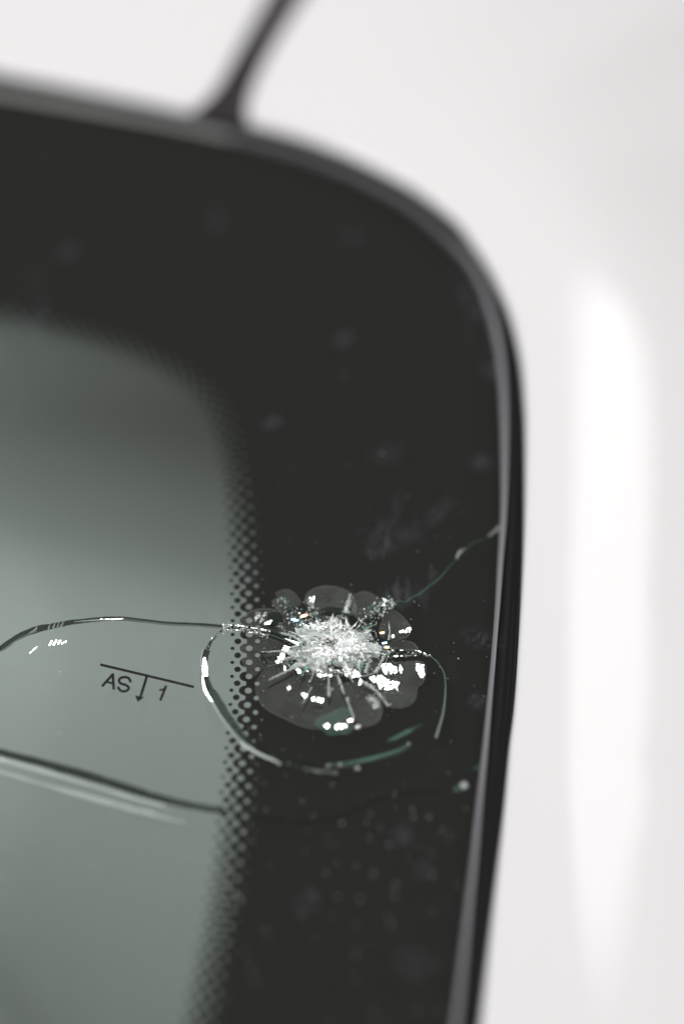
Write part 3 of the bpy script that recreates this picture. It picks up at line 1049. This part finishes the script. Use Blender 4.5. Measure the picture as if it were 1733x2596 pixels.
# chips thrown onto the glass round the impact
th = MB()
for k in range(160):
    a = random.uniform(0, 6.283)
    f = 1.0 + abs(random.gauss(0, 0.5))
    u, v = CX + 130 * f * math.cos(a), CY + 85 * f * math.sin(a)
    bit(th, P(u, v, 0.05), random.uniform(0.03, 0.10) * MM, random.choice([0, 1]))
th_o = th.build("glass_crumbs", [M_CRUSH, M_FACET], None)
th_o["label"] = "tiny glass crumbs sprinkled around the impact on the windshield"
th_o["category"] = "glass crumbs"
th_o["kind"] = "stuff"

# finger smears on the outer face
def smear_mat(seed, strength):
    m, nt, out = new_mat("greasy_smear")
    tc = nt.nodes.new('ShaderNodeTexCoord')
    gr = nt.nodes.new('ShaderNodeTexGradient')
    gr.gradient_type = 'SPHERICAL'
    mp = nt.nodes.new('ShaderNodeMapping')
    nt.links.new(tc.outputs['Object'], mp.inputs['Vector'])
    nt.links.new(mp.outputs[0], gr.inputs['Vector'])
    mp2 = nt.nodes.new('ShaderNodeMapping')
    mp2.inputs['Location'].default_value = (seed, seed * 0.7, 0)
    mp2.inputs['Scale'].default_value = (1.2, 4.0, 1)
    nt.links.new(tc.outputs['Object'], mp2.inputs['Vector'])
    nz = maprange(nt, noise(nt, 1.6, 4, mp2.outputs[0], 0.65), 0.40, 0.72, 0.0, 1.0)
    fall = maprange(nt, gr.outputs[1], 0.05, 0.75, 0.0, 1.0)
    fac = math_node(nt, 'MULTIPLY', math_node(nt, 'MULTIPLY', nz, fall), strength)
    s_ = mix_shader(nt, fac, bsdf(nt, 'ShaderNodeBsdfTransparent', (1, 1, 1)), bsdf(nt, 'ShaderNodeBsdfDiffuse', (0.52, 0.50, 0.60)))
    nt.links.new(s_, out.inputs[0])
    return m


SMEARS = [((870, 860), 45, 22, 58, 0.16), ((690, 1072), 40, 20, 40, 0.14), ((1222, 1172), 38, 32, -25, 0.10), ((1212, 1778), 34, 30, 10, 0.09), ((1246, 935), 30, 50, -10, 0.12),
          ((172, 640), 46, 26, 45, 0.10), ((890, 600), 40, 26, 0, 0.07), ((1110, 1300), 80, 26, 58, 0.07), ((950, 1360), 60, 20, 66, 0.07), ((1025, 1355), 34, 30, 20, 0.07), ((980, 1150), 70, 36, 30, 0.045),
          ((1020, 2120), 36, 34, 0, 0.10), ((1075, 2205), 30, 28, 0, 0.08), ((1045, 2440), 60, 50, 0, 0.05), ((1225, 1620), 44, 60, 70, 0.06), ((780, 2285), 40, 30, 0, 0.05)]
for k, ((u, v), a, b, ang, st) in enumerate(SMEARS):
    mb = MB()
    mb.face([(math.cos(2 * math.pi * j / 24), math.sin(2 * math.pi * j / 24), 0) for j in range(24)])
    o = mb.build("smear", smear_mat(3.1 * k, st), shield)
    o.location = P(u, v, 0.03)
    o.rotation_euler = (0, 0, math.radians(ang))
    o.scale = (a * 0.075 * MM, b * 0.095 * MM, 1)

# dust on the outer face
du = MB()
for k in range(640):
    u = random.uniform(-40, 1240)
    v = random.choice([random.uniform(300, 2596), random.gauss(1650, 250), random.uniform(1800, 2596)])
    p = P(u, v, 0.04)
    gx = min(range(0, len(g_line), 6), key=lambda i: (g_line[i] - p).length)
    if (p - g_line[gx]).dot(g_n[gx]) > -0.5 * MM:
        continue
    r = random.choice([0.03, 0.05, 0.07, 0.10]) * random.uniform(0.8, 1.3)
    if random.random() < 0.10:
        r *= 2.0
    if v > 1950 and random.random() < 0.5:
        r = random.uniform(0.12, 0.24)
    bit(du, p, r * MM, 0)
for k in range(38):
    u, v = random.uniform(560, 1190), random.triangular(1930, 2596, 2050)
    if u > 1180 - (v - 1900) * 0.1:
        continue
    bit(du, P(u, v, 0.1), random.uniform(0.07, 0.19) * MM, 0)
for u, v, r in ((606, 2278, 0.5), (867, 2085, 0.36), (640, 2132, 0.3), (150, 1858, 0.36), (1033, 1258, 0.22), (870, 950, 0.3), (912, 2277, 0.34), (990, 2345, 0.36), (375, 1824, 0.25), (295, 2175, 0.4), (470, 2172, 0.4), (985, 2140, 0.3), (1180, 2050, 0.3)):
    bit(du, P(u, v, 0.2), r * MM, 0, Vector((0, 0, 1)))
du_o = du.build("dust", M_DUST, None)
du_o["label"] = "fine pale dust specks scattered across the windshield glass"
du_o["category"] = "dust"
du_o["kind"] = "stuff"
